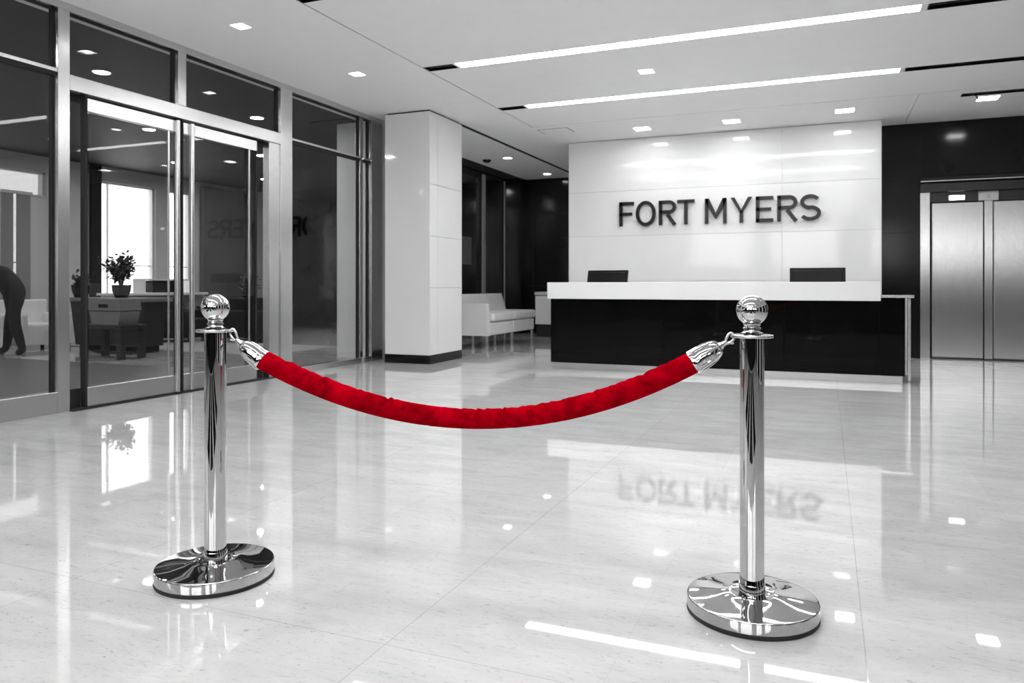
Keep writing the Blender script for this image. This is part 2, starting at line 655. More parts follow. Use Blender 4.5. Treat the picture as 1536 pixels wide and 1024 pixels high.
def window(name, y0, y1, z0, z1, rail=0.0, trans=None):
    f = MB()
    d = .016
    f.box(GX - .085, GX - .05, y0, y0 + d, z0 + rail, z1, 1)
    f.box(GX - .085, GX - .05, y1 - d, y1, z0 + rail, z1, 1)
    f.box(GX - .085, GX - .05, y0, y1, z1 - d * .7, z1, 1)
    if rail:
        f.box(GX - .10, GX + .002, y0, y1, z0, z0 + rail, 0, b=.003)
    if trans:
        f.box(GX - .09, GX - .004, y0, y1, trans[0], trans[1], 0, b=.002)
        f.box(GX - .09, GX - .02, y0, y1, trans[0] - .022, trans[0], 1)
    w_ = f.build(name, [M['steel'], M['black']])
    w_['kind'] = 'structure'
    if trans:
        MB().box(GX - .072, GX - .062, y0, y1, z0 + rail, trans[0]).build('pane', M['glass'], w_)
        MB().box(GX - .072, GX - .062, y0, y1, trans[1], z1).build('pane', M['glass'], w_)
    else:
        MB().box(GX - .072, GX - .062, y0, y1, z0 + rail, z1).build('pane', M['glass'], w_)
    return w_


window('window_1', 2.12, 4.195, 0, TF, .175, (2.745, 2.775))
window('window_2', 4.297, 5.412, 2.75, TF)
window('window_3', 5.51, 6.877, 2.75, TF)
window('window_4', 7.075, 8.49, 0, TF, .072, (2.71, 2.735))
window('window_5', 8.56, 8.72, 0, TF, .072, (2.71, 2.735))
window('window_6', -.05, 2.02, 0, TF, .175, (2.745, 2.775))
window('window_7', -2.2, -.15, 0, TF, .175, (2.745, 2.775))
window('window_8', YB, -2.3, 0, TF, .175, (2.745, 2.775))
# sidelight between jamb and sliding leaf
sl = MB().box(GX - .13, GX - .10, 4.297, 4.47, 0, .165, 1).build('window_9', [M['steel'], M['black']])
sl['kind'] = 'structure'
MB().box(GX - .128, GX - .118, 4.297, 4.56, .165, 2.62).build('pane', M['glass'], sl)
sl = MB().box(GX - .13, GX - .10, 6.52, 6.70, 0, .165, 1).build('window_10', [M['steel'], M['black']])
sl['kind'] = 'structure'
MB().box(GX - .128, GX - .118, 6.44, 6.72, .165, 2.62).build('pane', M['glass'], sl)


def leaf(name, y0, y1, stile, inner):
    f = MB()
    xo, xi = GX - .02, GX - .07
    f.box(xi, xo, y0, y1, 2.49, 2.60, 0, b=.003)
    f.box(xi, xo, y0, y1, .012, .175, 0, b=.003)
    f.box(xi - .02, xo - .01, y0 - .012, y0 + .008, .012, 2.62, 1)
    f.box(xi - .02, xo - .01, y1 - .008, y1 + .012, .012, 2.62, 1)
    d = f.build(name, [M['steel'], M['black']])
    d['kind'] = 'structure'
    MB().box(xi + .02, xi + .03, y0, y1, .17, 2.495).build('pane', M['glass'], d)
    MB().tube([(xo + .012, stile, .02), (xo + .012, stile, 2.60)], .024, n=20).build('meeting_stile', M['steel'], d)
    MB().box(xo - .012, xo, inner - .009, inner + .009, .175, 2.49, b=.003).build('edge_bar', M['steel'], d)
    return d


leaf('door_1', 4.475, 5.455, 5.415, 5.325)
leaf('door_2', 5.50, 6.515, 5.592, 6.40)
structural(MB().box(GX - .12, GX + .03, 4.31, 6.87, 0, .006).build('trim_13', M['black']))       # threshold track

# ------------------------------------------------------------------ alcove glazing
AX = -6.42
ag = MB()
ag.box(AX - .08, AX, 9.62, YE - .02, CH - .05, CH, 1)
ag.box(AX - .08, AX, 9.62, YE - .02, 0, .10, 0)
w_ = ag.build('window_11', [M['steel'], M['black']])
w_['kind'] = 'structure'
MB().box(AX - .05, AX - .04, 9.62, YE - .02, .10, CH - .05).build('pane', M['glass'], w_)
for n_, (a, b_) in enumerate(((11.5, 11.62), (13.86, 13.99), (14.99, 15.16))):
    structural(steel_box('trim_%d' % (14 + n_), AX - .09, AX + .01, a, b_, 0, CH - .05, m='satin'))
    structural(steel_box('trim_%d' % (17 + n_), AX - .09, AX - .02, a - .12, a - .005, 0, CH - .05, m='black'))

# ------------------------------------------------------------------ far side of the lounge: windows to daylight
wl = MB()
openings = [(-3.5, -.2), (.6, 3.6), (4.4, 7.2), (7.6, 9.28), (10.33, 11.66), (12.0, 12.62)]
lo, hi = 0.62, 3.05
prev = YB
for a, b_ in openings:
    wl.box(FX - .2, FX, prev, a, 0, CH + .2, 0)
    wl.box(FX - .2, FX, a, b_, 0, lo, 0)
    wl.box(FX - .2, FX, a, b_, hi, CH + .2, 0)
    prev = b_
wl.box(FX - .2, FX, prev, YE + .2, 0, CH + .2, 0)
struct('wall_left_lounge', wl, [M['loungewall']])
k = 20
for a, b_ in openings:
    f = MB()
    f.box(FX - .16, FX - .04, a, a + .05, lo, hi, 0)
    f.box(FX - .16, FX - .04, b_ - .05, b_, lo, hi, 0)
    f.box(FX - .16, FX - .04, a, b_, lo, lo + .05, 0)
    f.box(FX - .16, FX - .04, a, b_, hi - .04, hi, 0)
    if b_ - a < 1.5:
        f.box(FX - .13, FX - .07, a + .25, a + .27, lo, hi, 0)
    f.box(FX - .13, FX - .07, a, b_, 1.42, 1.44, 0)
    o = f.build('window_%d' % k, M['pale'])
    o['kind'] = 'structure'
    MB().box(FX - .105, FX - .095, a, b_, lo, hi).build('pane', M['smoked'] if a < 9 else M['clear'], o)
    k += 1


def blind(y0, y1, z0, z1, label):
    t = thing('vertical_blind', label, 'blind', (FX + .10, (y0 + y1) / 2, z1), group=None)
    MB().box(-.03, .03, (y0 - y1) / 2, (y1 - y0) / 2, 0, .05).build('headrail', M['pale'], t)
    s_ = MB()
    n = int((y1 - y0) / .26)
    w = (y1 - y0) / n
    for i in range(n):
        yy = (y0 - y1) / 2 + w * (i + .5)
        s_.box(-.004, .004, yy - w * .42, yy + w * .42, z0 - z1, 0, rot=(0, 0, .12 * (1 if i % 2 else -.6)))
    o = s_.build('slats', M['blind'], t)
    return t


blind(7.5, 8.93, .45, 2.60, 'grey vertical blind hanging at the lounge window left of the glass doors')
t = thing('roller_shade', 'pale roller shade pulled down beside the grey vertical blind', 'shade', (FX + .06, 9.12, 2.6))
MB().box(-.004, .004, -.18, .18, -2.1, 0).build('shade_cloth', M['shade'], t)
MB().tube([(0, -.18, .0), (0, .18, .0)], .025).build('roller', M['pale'], t)
# dark post and pale column seen beside the bright window
structural(MB().box(FX + .01, FX + .08, 10.12, 10.33, 0, CH).build('trim_30', M['black']))
structural(MB().box(FX + .01, FX + .12, 12.85, 14.2, 0, CH - .1).build('trim_31', M['midwall']))
structural(MB().box(FX, GX - .35, 15.0, 15.28, 0, CH).build('trim_32', M['darkstone']))


# ------------------------------------------------------------------ ceiling lights
def strip_light(y, label):
    t = thing('linear_light', label, 'ceiling light', (-1.37, y, CH), group='linear lights recessed in the ceiling')
    x0, x1 = -3.56 + 1.37, .72 + 1.37
    MB().box(x0, x1, -W + .004, W - .004, .004, .04).build('diffuser', M['strip'], t)
    MB().box(x0 - .03, x0, -W, W, -.001, .05).build('end_cap', M['fixture'], t)
    MB().box(x1, x1 + .05, -W, W, -.001, .05).build('end_cap', M['fixture'], t)
    return t


def air_slot(y, x0, x1, label):
    t = thing('ceiling_air_slot', label, 'air vent', ((x0 + x1) / 2, y, CH), group='dark air slots at the ends of the linear lights')
    h = (x1 - x0) / 2
    b_ = MB()
    b_.box(-h, h, -W, -W + .004, 0, .06)
    b_.box(-h, h, W - .004, W, 0, .06)
    b_.box(-h, -h + .01, -W, W, 0, .06)
    b_.build('slot_frame', M['darksteel'], t)
    MB().box(-h, h, -.006, .006, .012, .05).build('blade', M['darksteel'], t)
    MB().box(-h, h, -W, W, .06, .07).build('backing', M['black'], t)


desc = {7.08: 'front bright linear light in the ceiling', 9.05: 'rear bright linear light in the ceiling nearer the reception wall'}
sdesc = {7.08: 'front linear light', 9.05: 'rear linear light'}
for y in SY:
    if y in desc:
        strip_light(y, desc[y])
        air_slot(y, -3.935, -3.595, 'short dark air slot at the left end of the ' + sdesc[y])
        air_slot(y, .775, 3.895, 'long dark air slot running right from the ' + sdesc[y])
    else:
        nth = {4.95: 'first', 2.85: 'second', .75: 'third', -1.35: 'fourth', -3.4: 'fifth'}[y]
        strip_light(y, 'linear ceiling light, %s row out of view before the front bright one' % nth)
        air_slot(y, -3.935, -3.595, 'short dark air slot left of the %s linear light out of view' % nth)
        air_slot(y, .775, 3.895, 'long dark air slot right of the %s linear light out of view' % nth)

protos = {}
slab = {(-4.80, 5.26): 'small square downlight nearest the glass doors, above the left leaf',
        (-4.72, 6.94): 'small square downlight second from the glass doors',
        (-5.32, 12.56): 'nearer of two downlights in the alcove ceiling above the sofa',
        (-5.33, 14.68): 'farther of two downlights in the alcove ceiling by the dark wall',
        (-1.79, 8.05): 'single square downlight between the two bright linear lights',
        (-2.50, 10.97): 'square downlight before the sign wall, above the letter F',
        (-1.23, 10.96): 'square downlight before the sign wall, above the letter Y',
        (.22, 10.86): 'square downlight at the right end of the white sign wall',
        (1.83, 10.82): 'square downlight in front of the elevator',
        (3.3, 10.85): 'square downlight right of the elevator'}
for x, y, s in spots:
    lb = slab.get((x, y), 'square downlight in the lobby ceiling behind the stanchions')
    if s not in protos:
        t = thing('downlight', lb, 'ceiling light', (x, y, CH), group='square recessed downlights')
        f = MB()
        e = .006
        f.box(-s, s, -s, -s + e, -.003, .05)
        f.box(-s, s, s - e, s, -.003, .05)
        f.box(-s, -s + e, -s, s, -.003, .05)
        f.box(s - e, s, -s, s, -.003, .05)
        f.build('frame', M['fixture'], t)
        MB().box(-s + e, s - e, -s + e, s - e, .008, .03).build('diffuser', M['spot'], t)
        protos[s] = t
    else:
        copy_thing(protos[s], (x, y, CH), label=lb)
lp = None
ROW = {-7.2: 'row nearest the glass wall', -9.2: 'middle row', -11.2: 'row nearest the far windows'}
PLACE = {1.0: 'nearest end', 3.4: 'second from the near end', 5.8: 'level with the left door leaf', 8.2: 'level with the low table', 10.6: 'fifth from the near end', 13.0: 'last, by the dark wall'}
for x, y in LS:
    lb = 'round lounge ceiling downlight, %s, %s' % (ROW[x], PLACE[y])
    if lp is None:
        lp = thing('lounge_downlight', lb, 'ceiling light', (x, y, CH), group='round downlights in the lounge ceiling')
        MB().lathe([(.08, -.012), (.10, -.012), (.10, 0), (.08, 0), (.08, -.012)], n=32, caps=False).build('trim_ring', M['fixture'], lp)
        MB().lathe([(0, -.006), (.08, -.006), (.08, -.001), (0, -.001)], n=32).build('diffuser', M['loungespot'], lp)
    else:
        copy_thing(lp, (x, y, CH), label=lb)

# slot diffuser and closer bracket by the elevators
sd = thing('slot_diffuser', 'long dark slot diffuser in the ceiling in front of the elevator', 'air vent', (2.95, 10.5, CH))
b_ = MB()
b_.box(-1.45, 1.45, -.06, -.05, -.012, .05)
b_.box(-1.45, 1.45, .05, .06, -.012, .05)
b_.box(-1.45, -1.44, -.06, .06, -.012, .05)
b_.build('frame', M['darksteel'], sd)
MB().box(-1.44, 1.45, -.05, .05, .05, .06).build('backing', M['black'], sd)
hk = MB()
hk.tube([(-1.34, 0, .045), (-1.34, 0, -.01), (-1.30, .0, -.02), (-1.27, .0, -.08)], .008)
hk.build('hanging_bracket', M['darksteel'], sd)
hp = thing('ceiling_hatch', 'faint flush access hatch in the ceiling above the left end of the sign wall', 'hatch', (-3.72, 10.62, CH))
MB().box(-.22, .22, -.16, .16, -.006, 0, b=.002).build('hatch_door', M['ceil'], hp)
MB().box(-.235, .235, -.172, .172, -.003, 0).build('hatch_frame', M['slat'], hp)
sp = thing('smoke_detector', 'small dark round detector on the alcove ceiling', 'smoke detector', (-5.75, 12.6, CH))
MB().lathe([(0, -.045), (.05, -.045), (.075, -.02), (.08, 0), (0, 0)], n=32).build('housing', M['darksteel'], sp)

# ------------------------------------------------------------------ sign letters
LH, LZ, LY = .378, 1.954, 11.63


def offset_strip(path, w, closed=False):
    n = len(path)
    L_, R_ = [], []
    for i in range(n):
        p = Vector(path[i])
        if closed:
            a, b2 = Vector(path[i - 1]), Vector(path[(i + 1) % n])
            d1, d2 = (p - a).normalized(), (b2 - p).normalized()
        else:
            d1 = (p - Vector(path[i - 1])).normalized() if i else None
            d2 = (Vector(path[i + 1]) - p).normalized() if i < n - 1 else None
            d1 = d1 or d2
            d2 = d2 or d1
        n1 = Vector((-d1.y, d1.x))
        n2 = Vector((-d2.y, d2.x))
        mv = (n1 + n2)
        mv = mv / max(.3, mv.dot(n1)) * 1.0
        L_.append(p + mv * w / 2)
        R_.append(p - mv * w / 2)
    return L_, R_


def stroke(mb, path, w, y0, y1, closed=False):
    L_, R_ = offset_strip(path, w, closed)
    n = len(path)
    vs_, fs = [], []
    for i in range(n):
        vs_ += [(L_[i].x, y0, L_[i].y), (R_[i].x, y0, R_[i].y), (R_[i].x, y1, R_[i].y), (L_[i].x, y1, L_[i].y)]
    rng = range(n) if closed else range(n - 1)
    for i in rng:
        j = (i + 1) % n
        for k in range(4):
            fs.append([i * 4 + k, i * 4 + (k + 1) % 4, j * 4 + (k + 1) % 4, j * 4 + k])
    if not closed:
        fs += [[0, 1, 2, 3], [(n - 1) * 4 + 3, (n - 1) * 4 + 2, (n - 1) * 4 + 1, (n - 1) * 4]]
    mb.add(vs_, fs)


def arc(cx, cz_, rx, rz, a0, a1, n=24):
    return [(cx + rx * math.cos(math.radians(a0 + (a1 - a0) * i / n)), cz_ + rz * math.sin(math.radians(a0 + (a1 - a0) * i / n))) for i in range(n + 1)]


def letter(ch, x0, x1, label):
    w = .053
    h = LH
    W_ = x1 - x0
    t = thing('sign_letter', label, 'letter', (x0, LY, LZ), group='raised black letters on the sign wall')
    mb = MB()
    y0, y1 = -.055, -.025
    S = lambda p, closed=False, ww=w: stroke(mb, p, ww, y0, y1, closed)
    if ch in 'FE':
        S([(w / 2, 0), (w / 2, h)])
        S([(0, h - w / 2), (W_, h - w / 2)])
        S([(0, h * .5), (W_ * .88, h * .5)], ww=w * .92)
        if ch == 'E':
            S([(0, w / 2), (W_, w / 2)])
    elif ch == 'O':
        rx, rz = W_ / 2 - w / 2, h / 2 - w / 2 + .006
        S([(W_ / 2 + rx * math.cos(a), h / 2 + rz * math.sin(a)) for a in [2 * PI * i / 56 for i in range(56)]], True)
    elif ch == 'R':
        S([(w / 2, 0), (w / 2, h)])
        rr = (h * .54 - w) / 2
        cz_ = h - w / 2 - rr
        S([(w * .3, h - w / 2), (W_ - rr - w / 2 - .01, h - w / 2)] + arc(W_ - rr - w / 2 - .01, cz_, rr + .005, rr, 88, -90, 20) + [(w * .3, cz_ - rr)])
        S([(W_ * .48, h * .44), (W_ - w * .45, 0)], ww=w * 1.06)
    elif ch == 'T':
        S([(W_ / 2, 0), (W_ / 2, h - w * .5)])
        S([(0, h - w / 2), (W_, h - w / 2)])
    elif ch == 'M':
        S([(w / 2, 0), (w / 2, h)])
        S([(W_ - w / 2, 0), (W_ - w / 2, h)])
        mb.prism([(0, h), (w * 1.1, h), (W_ / 2 + .001, h * .42), (W_ / 2 + .001, h * .2), (W_ / 2 - w * .22, h * .2), (w * .5, h * .75)], 'y', y0, y1)
        mb.prism([(W_, h), (W_ - w * 1.1, h), (W_ / 2 - .001, h * .42), (W_ / 2 - .001, h * .2), (W_ / 2 + w * .22, h * .2), (W_ - w * .5, h * .75)], 'y', y0, y1)
    elif ch == 'Y':
        S([(W_ / 2, 0), (W_ / 2, h * .46)])
        mb.prism([(0, h), (w * 1.12, h), (W_ / 2 + .001, h * .52), (W_ / 2 + .001, h * .36), (W_ / 2 - w / 2, h * .42)], 'y', y0, y1)
        mb.prism([(W_, h), (W_ - w * 1.12, h), (W_ / 2 - .001, h * .52), (W_ / 2 - .001, h * .36), (W_ / 2 + w / 2, h * .42)], 'y', y0, y1)
    elif ch == 'S':
        rx = W_ / 2 - w / 2
        r1, r2 = h * .25 - w * .25, h * .25 - w * .22
        cx_ = W_ / 2
        p = arc(cx_, h - w / 2 - r1, rx * .93, r1, 28, 258, 26)
        q = arc(cx_, w / 2 + r2, rx, r2, 78, -152, 26)
        S(p + q)
    # pins that hold the letter off the glass
    mb.build('letter_face', M['letter'], t)
    for (fx, fz) in ((.5 if ch in 'TY' else w / 2 / W_, .3), (.5 if ch in 'TYOSM' else w / 2 / W_, .9 if ch != 'M' else .32)):
        if ch in 'OS':
            fx, fz = (.5, .09 if fz < .5 else .93)
        X, Z = W_ * fx, h * fz
        MB().tube([(X, -.03, Z), (X, .004, Z)], .006, n=8).build('standoff_pin', M['steel'], t)
    return t


letter('F', -3.004, -2.770, 'black raised letter F, first on the sign wall')
letter('O', -2.742, -2.430, 'black raised letter O on the sign wall')
letter('R', -2.383, -2.112, 'black raised letter R between O and T on the sign wall')
letter('T', -2.100, -1.842, 'black raised letter T on the sign wall')
letter('M', -1.689, -1.372, 'black raised letter M on the sign wall')
letter('Y', -1.318, -1.008, 'black raised letter Y on the sign wall')
letter('E', -.959, -.715, 'black raised letter E on the sign wall')
letter('R', -.663, -.382, 'black raised letter R between E and S on the sign wall')
letter('S', -.360, -.072, 'black raised letter S, last on the sign wall')

# ------------------------------------------------------------------ reception desk
D0 = 8.80
dk = thing('reception_desk', 'long reception desk with glossy black front and thick white counter', 'reception desk', (-1.2, D0, 0))
ox = 1.2
b_ = MB()
b_.box(-3.15 + ox, .753 + ox, .02, .09, .085, .866, 1)
jx = [-3.15, -1.757, -.43, .515, .753]
for i in range(4):
    b_.box(jx[i] + ox + .002, jx[i + 1] + ox - .002, 0, .03, .085, .865 if i < 3 else .90, 0, b=.0015)
b_.box(-3.15 + ox, -3.12 + ox, .02, .80, .085, .866, 0)
b_.box(.72 + ox, .753 + ox, .02, .80, .085, .90, 0)
b_.box(-3.12 + ox, .72 + ox, .09, .12, .085, .866, 1)
b_.build('front_panels', [M['deskblack'], M['black']], dk)
MB().box(-3.184 + ox, .523 + ox, -.03, .34, .867, 1.068, b=.004).build('counter_top', M['counter'], dk)
MB().box(-3.13 + ox, .73 + ox, .02, .72, 0, .085, b=.002).build('steel_plinth', M['steel'], dk)
MB().box(-3.12 + ox, .70 + ox, .12, .82, .70, .74, b=.004).build('work_surface', M['counter'], dk)
r_ = MB()
r_.box(.527 + ox, .835 + ox, -.012, .10, .902, .93, b=.003)
r_.box(.805 + ox, .835 + ox, -.01, .6, .900, .928, b=.003)
r_.build('steel_cap_rail', M['steel'], dk)
MB().box(.800 + ox, .832 + ox, .30, .34, 0, .90, b=.003).build('end_post', M['steel'], dk)
MB().box(.80 + ox, .812 + ox, .34, .60, .05, .90).build('side_glass', M['clear'], dk)


def monitor(name_label, x, y, w, tilt, rz, h=.34, ztop=1.225):
    t = thing('computer_monitor', name_label, 'monitor', (x, y, .74), rz, group='monitors behind the reception counter')
    MB().box(-.12, .12, -.09, .09, 0, .015, b=.004).build('foot', M['screen'], t)
    MB().box(-.02, .02, .0, .03, .01, .30, b=.004).build('stand', M['screen'], t)
    zc = ztop - .74 - h / 2
    bmx = MB()
    bmx.box(-w / 2, w / 2, -.025, .005, -h / 2, h / 2, 0, b=.006)
    bmx.box(-w / 2 + .03, w / 2 - .03, -.04, -.02, -h / 2 + .03, h / 2 - .03, 0, b=.008)
    bmx.box(-w / 2 + .015, w / 2 - .015, .005, .008, -h / 2 + .015, h / 2 - .015, 0)
    o = bmx.build('screen_housing', M['screen'], t)
    o.location = (0, 0, zc)
    o.rotation_euler = (tilt, 0, 0)
    return t


monitor('black monitor behind the left end of the reception counter', -2.60, 9.42, .56, -.22, -.16)
monitor('black monitor behind the right end of the reception counter', -.10, 9.45, .60, 0.0, 0.0, ztop=1.235)

# ------------------------------------------------------------------ elevator
el = thing('elevator', 'brushed steel double elevator doors in the dark wall', 'elevator', (2.32, EY, 0))
q = 2.32
f = MB()
f.box(ex0 - q, 1.345 - q, .0, .16, 0, 2.34, 0, b=.003)
f.box(3.30 - q, ex1 - q, .0, .16, 0, 2.34, 0, b=.003)
f.build('steel_jamb', M['steelh'], el)
f = MB()
f.box(ex0 - q, ex1 - q, -.04, .16, 2.34, 2.46, 0, b=.004)
f.box(ex0 - q, ex1 - q, -.06, .16, 2.485, 2.50, 1, b=.002)
f.box(ex0 - q, ex1 - q, .02, .16, 2.50, 2.56, 2)
f.box(ex0 - q, ex1 - q, .03, .16, 2.46, 2.485, 2)
f.build('canopy', [M['darksteel'], M['steel'], M['black']], el)
MB().box(1.345 - q, 3.30 - q, .02, .16, 2.20, 2.34, b=.003).build('header_panel', M['darksteel'], el)
MB().box(1.583 - q, 1.769 - q, .008, .022, 2.225, 2.285, b=.012).build('lit_indicator', M['indicator'], el)
f = MB().box(1.937 - q, 2.173 - q, .006, .02, 2.203, 2.328, 0, b=.002)
f.box(2.05 - q, 2.062 - q, .003, .006, 2.262, 2.276, 1)
f.box(2.03 - q, 2.085 - q, .003, .006, 2.24, 2.245, 1)
f.build('notice_plate', [M['plate'], M['print_']], el)
MB().box(1.345 - q, 3.30 - q, .10, .16, 0, 2.2).build('dark_shaft_gap', M['black'], el)
for a, b2 in ((1.372, 1.998), (2.12, 2.73), (2.742, 3.285)):
    d = MB().box(a - q, b2 - q, .045, .085, .02, 2.19, b=.004).build('door_leaf', M['steelh'], el)
    MB().tube([(a - q + .004, .038, .03), (a - q + .004, .038, 2.19)], .006, n=10).build('edge_bead', M['steel'], d)
MB().box(2.008 - q, 2.108 - q, .02, .10, 0, 2.2, b=.003).build('centre_post', M['steelh'], el)
MB().box(1.345 - q, 3.30 - q, -.01, .10, 0, .018).build('sill', M['darksteel'], el)

# ------------------------------------------------------------------ sofa and side cabinet in the alcove
sf = thing('lounge_sofa', 'white two seat leather sofa on slim steel legs beside the column', 'sofa', (-5.4, 12.05, 0))
# local: x to -0.45..0.4, y -1.0..1.07 ; seats face +x


def cushion(mb, x0, x1, y0, y1, z0, z1, b=.03, mi=0):
    mb.box(x0, x1, y0, y1, z0, z1, mi, b=b)


sfx = .40
m_ = MB()
cushion(m_, -.40, sfx - .01, -.99, .03, .22, .43, .025)
m_.build('seat_base', M['leather'], sf)
m_ = MB()
cushion(m_, -.40, sfx - .01, .05, 1.05, .22, .43, .025)
m_.build('seat_base', M['leather'], sf)
m_ = MB()
cushion(m_, -.2, sfx + .02, -.86, .03, .44, .585, .04)
m_.build('seat_cushion', M['leather'], sf)
m_ = MB()
cushion(m_, -.2, sfx + .02, .05, 1.06, .44, .585, .04)
m_.build('seat_cushion', M['leather'], sf)
MB().prism([(-.42, .22), (sfx, .22), (sfx - .03, .74), (-.42, .74)], 'y', -1.07, -.95).build('arm', M['leather'], sf)
# reclined backrest panel at the back and a short one behind the arm
MB().prism([(-.46, .22), (-.22, .22), (-.16, .5), (-.28, .88), (-.42, .88)], 'y', -1.0, .06).build('backrest', M['leather'], sf)
MB().prism([(-.46, .22), (-.22, .22), (-.16, .5), (-.28, .88), (-.42, .88)], 'y', .065, 1.06).build('backrest', M['leather'], sf)
for (lx, ly) in ((.36, -1.0), (.36, .04), (.36, 1.0), (-.38, -1.0), (-.38, .04), (-.38, 1.0)):
    MB().box(lx - .02, lx + .02, ly - .02, ly + .02, 0, .22, b=.003).build('leg', M['steel'], sf)

cbn = thing('side_cabinet', 'low white cabinet on a black plinth against the dark alcove wall', 'cabinet', (-4.95, 14.55, 0))
MB().box(-.48, .85, -.3, .3, .25, .82, b=.006).build('body', M['leather'], cbn)
MB().box(-.49, .86, -.31, .31, .835, .90, b=.006).build('top', M['pale'], cbn)
MB().box(-.46, .83, -.28, .28, 0, .25).build('plinth', M['black'], cbn)
# grey notice panel behind the alcove glazing
npn = thing('wall_screen', 'grey rectangular screen behind the alcove glass above the sofa', 'screen', (-6.62, 13.2, 1.45))
MB().box(-.02, .02, -.72, .52, 0, .55, b=.006).build('panel', M['pale'], npn)
MB().box(-.03, .03, -.05, .05, -1.45, 0).build('post', M['darksteel'], npn)

# ------------------------------------------------------------------ stanchions
LP = Vector((-1.999, 2.065, 0))
RP = Vector((-.2175, 2.491, 0))


def stanchion(loc, label):
    t = thing('stanchion', label, 'stanchion', loc, group='chrome stanchions')
    MB().lathe([(0, 0), (.198, 0), (.2005, .002), (.2005, .011), (.198, .013), (0, .013)], n=128).build('rubber_foot', M['rubber'], t)
    pr = [(.0, .0125), (.198, .0125), (.2, .0145), (.2, .046)]
    for i in range(1, 7):
        a = i / 6 * PI / 2
        pr.append((.2 - .004 + .004 * math.cos(a), .046 + .004 * math.sin(a)))
    pr += [(.19, .0508), (.15, .0545), (.11, .0585), (.085, .0620), (.070, .0648), (.0675, .0650), (.065, .0640), (.045, .0632), (.036, .0632), (0, .0632)]
    MB().lathe(pr, n=160).build('weighted_base', M['chrome_base'], t)
    MB().lathe([(.0405, .062), (.0405, .092), (.0395, .094), (.037, .094), (.037, .062)], n=96).build('base_sleeve', M['chrome'], t)
    MB().lathe([(0, .0632), (.0372, .0632), (.0372, .868), (0, .868)], n=128).build('pole', M['chrome'], t)
    pl = [(0, .866), (.060, .866)]
    for i in range(0, 9):
        a = -PI / 2 + i / 8 * PI
        pl.append((.0625 + .0035 * math.cos(a), .8705 + .0045 * math.sin(a)))
    pl += [(.055, .875), (.035, .8765), (.029, .880), (0, .880)]
    MB().lathe(pl, n=128).build('rope_ring', M['chrome'], t)
    zc, R = .952, .0485
    pf = [(0, .878), (.034, .878), (.034, .881), (.027, .884), (.0245, .888), (.0245, .891), (.028, .8935), (.028, .8965), (.0245, .899), (.0235, .903), (.0265, .907), (.0265, .910)]
    a0 = math.asin(.0265 / R)
    for i in range(0, 41):
        a = a0 + (PI - a0) * i / 40
        pf.append((R * math.sin(a) if i < 40 else 0, zc - R * math.cos(a)))
    MB().lathe(pf, n=128).build('ball_finial', M['chrome'], t)
    return t


st = stanchion(LP, 'polished chrome stanchion with ball top, nearer the glass doors')
copy_thing(st, RP, label='polished chrome stanchion with ball top, in front of the reception desk')

# ------------------------------------------------------------------ velvet rope
U = (RP - LP)
span = U.length
Un = U.normalized()
Nn = Vector((-Un.y, Un.x, 0))


def rp(t, z, side=0.0):
    return LP + U * t + Vector((0, 0, z)) + Nn * side


rope = thing('velvet_rope', 'thick red velvet rope with chrome ends hung between the two stanchions', 'rope', LP)
key = [(.0930, .7745), (.1333, .7385), (.2138, .6790), (.3190, .6235), (.4217, .5925), (.4972, .5830), (.5714, .5870), (.6803, .6240), (.7981, .6950), (.8558, .7400), (.9071, .7895)]


def catmull(kp, n):
    out = []
    for i in range(len(kp) - 1):
        p0 = kp[max(i - 1, 0)]
        p1, p2 = kp[i], kp[i + 1]
        p3 = kp[min(i + 2, len(kp) - 1)]
        for j in range(n):
            t = j / n
            out.append(tuple(.5 * ((2 * p1[k]) + (-p0[k] + p2[k]) * t + (2 * p0[k] - 5 * p1[k] + 4 * p2[k] - p3[k]) * t * t + (-p0[k] + 3 * p1[k] - 3 * p2[k] + p3[k]) * t ** 3) for k in range(len(p1))))
    out.append(kp[-1])
    return out


# smooth the measured points with a polynomial fit (quartic) so that the rope hangs evenly
def polyfit(pts, deg):
    n = deg + 1
    A = [[sum((p[0] - .5) ** (i + j) for p in pts) for j in range(n)] for i in range(n)]
    B = [sum(p[1] * (p[0] - .5) ** i for p in pts) for i in range(n)]
    for i in range(n):
        pv = max(range(i, n), key=lambda r: abs(A[r][i]))
        A[i], A[pv] = A[pv], A[i]
        B[i], B[pv] = B[pv], B[i]
        for r in range(n):
            if r != i:
                k_ = A[r][i] / A[i][i]
                A[r] = [x - k_ * y for x, y in zip(A[r], A[i])]
                B[r] -= k_ * B[i]
    return [B[i] / A[i][i] for i in range(n)]


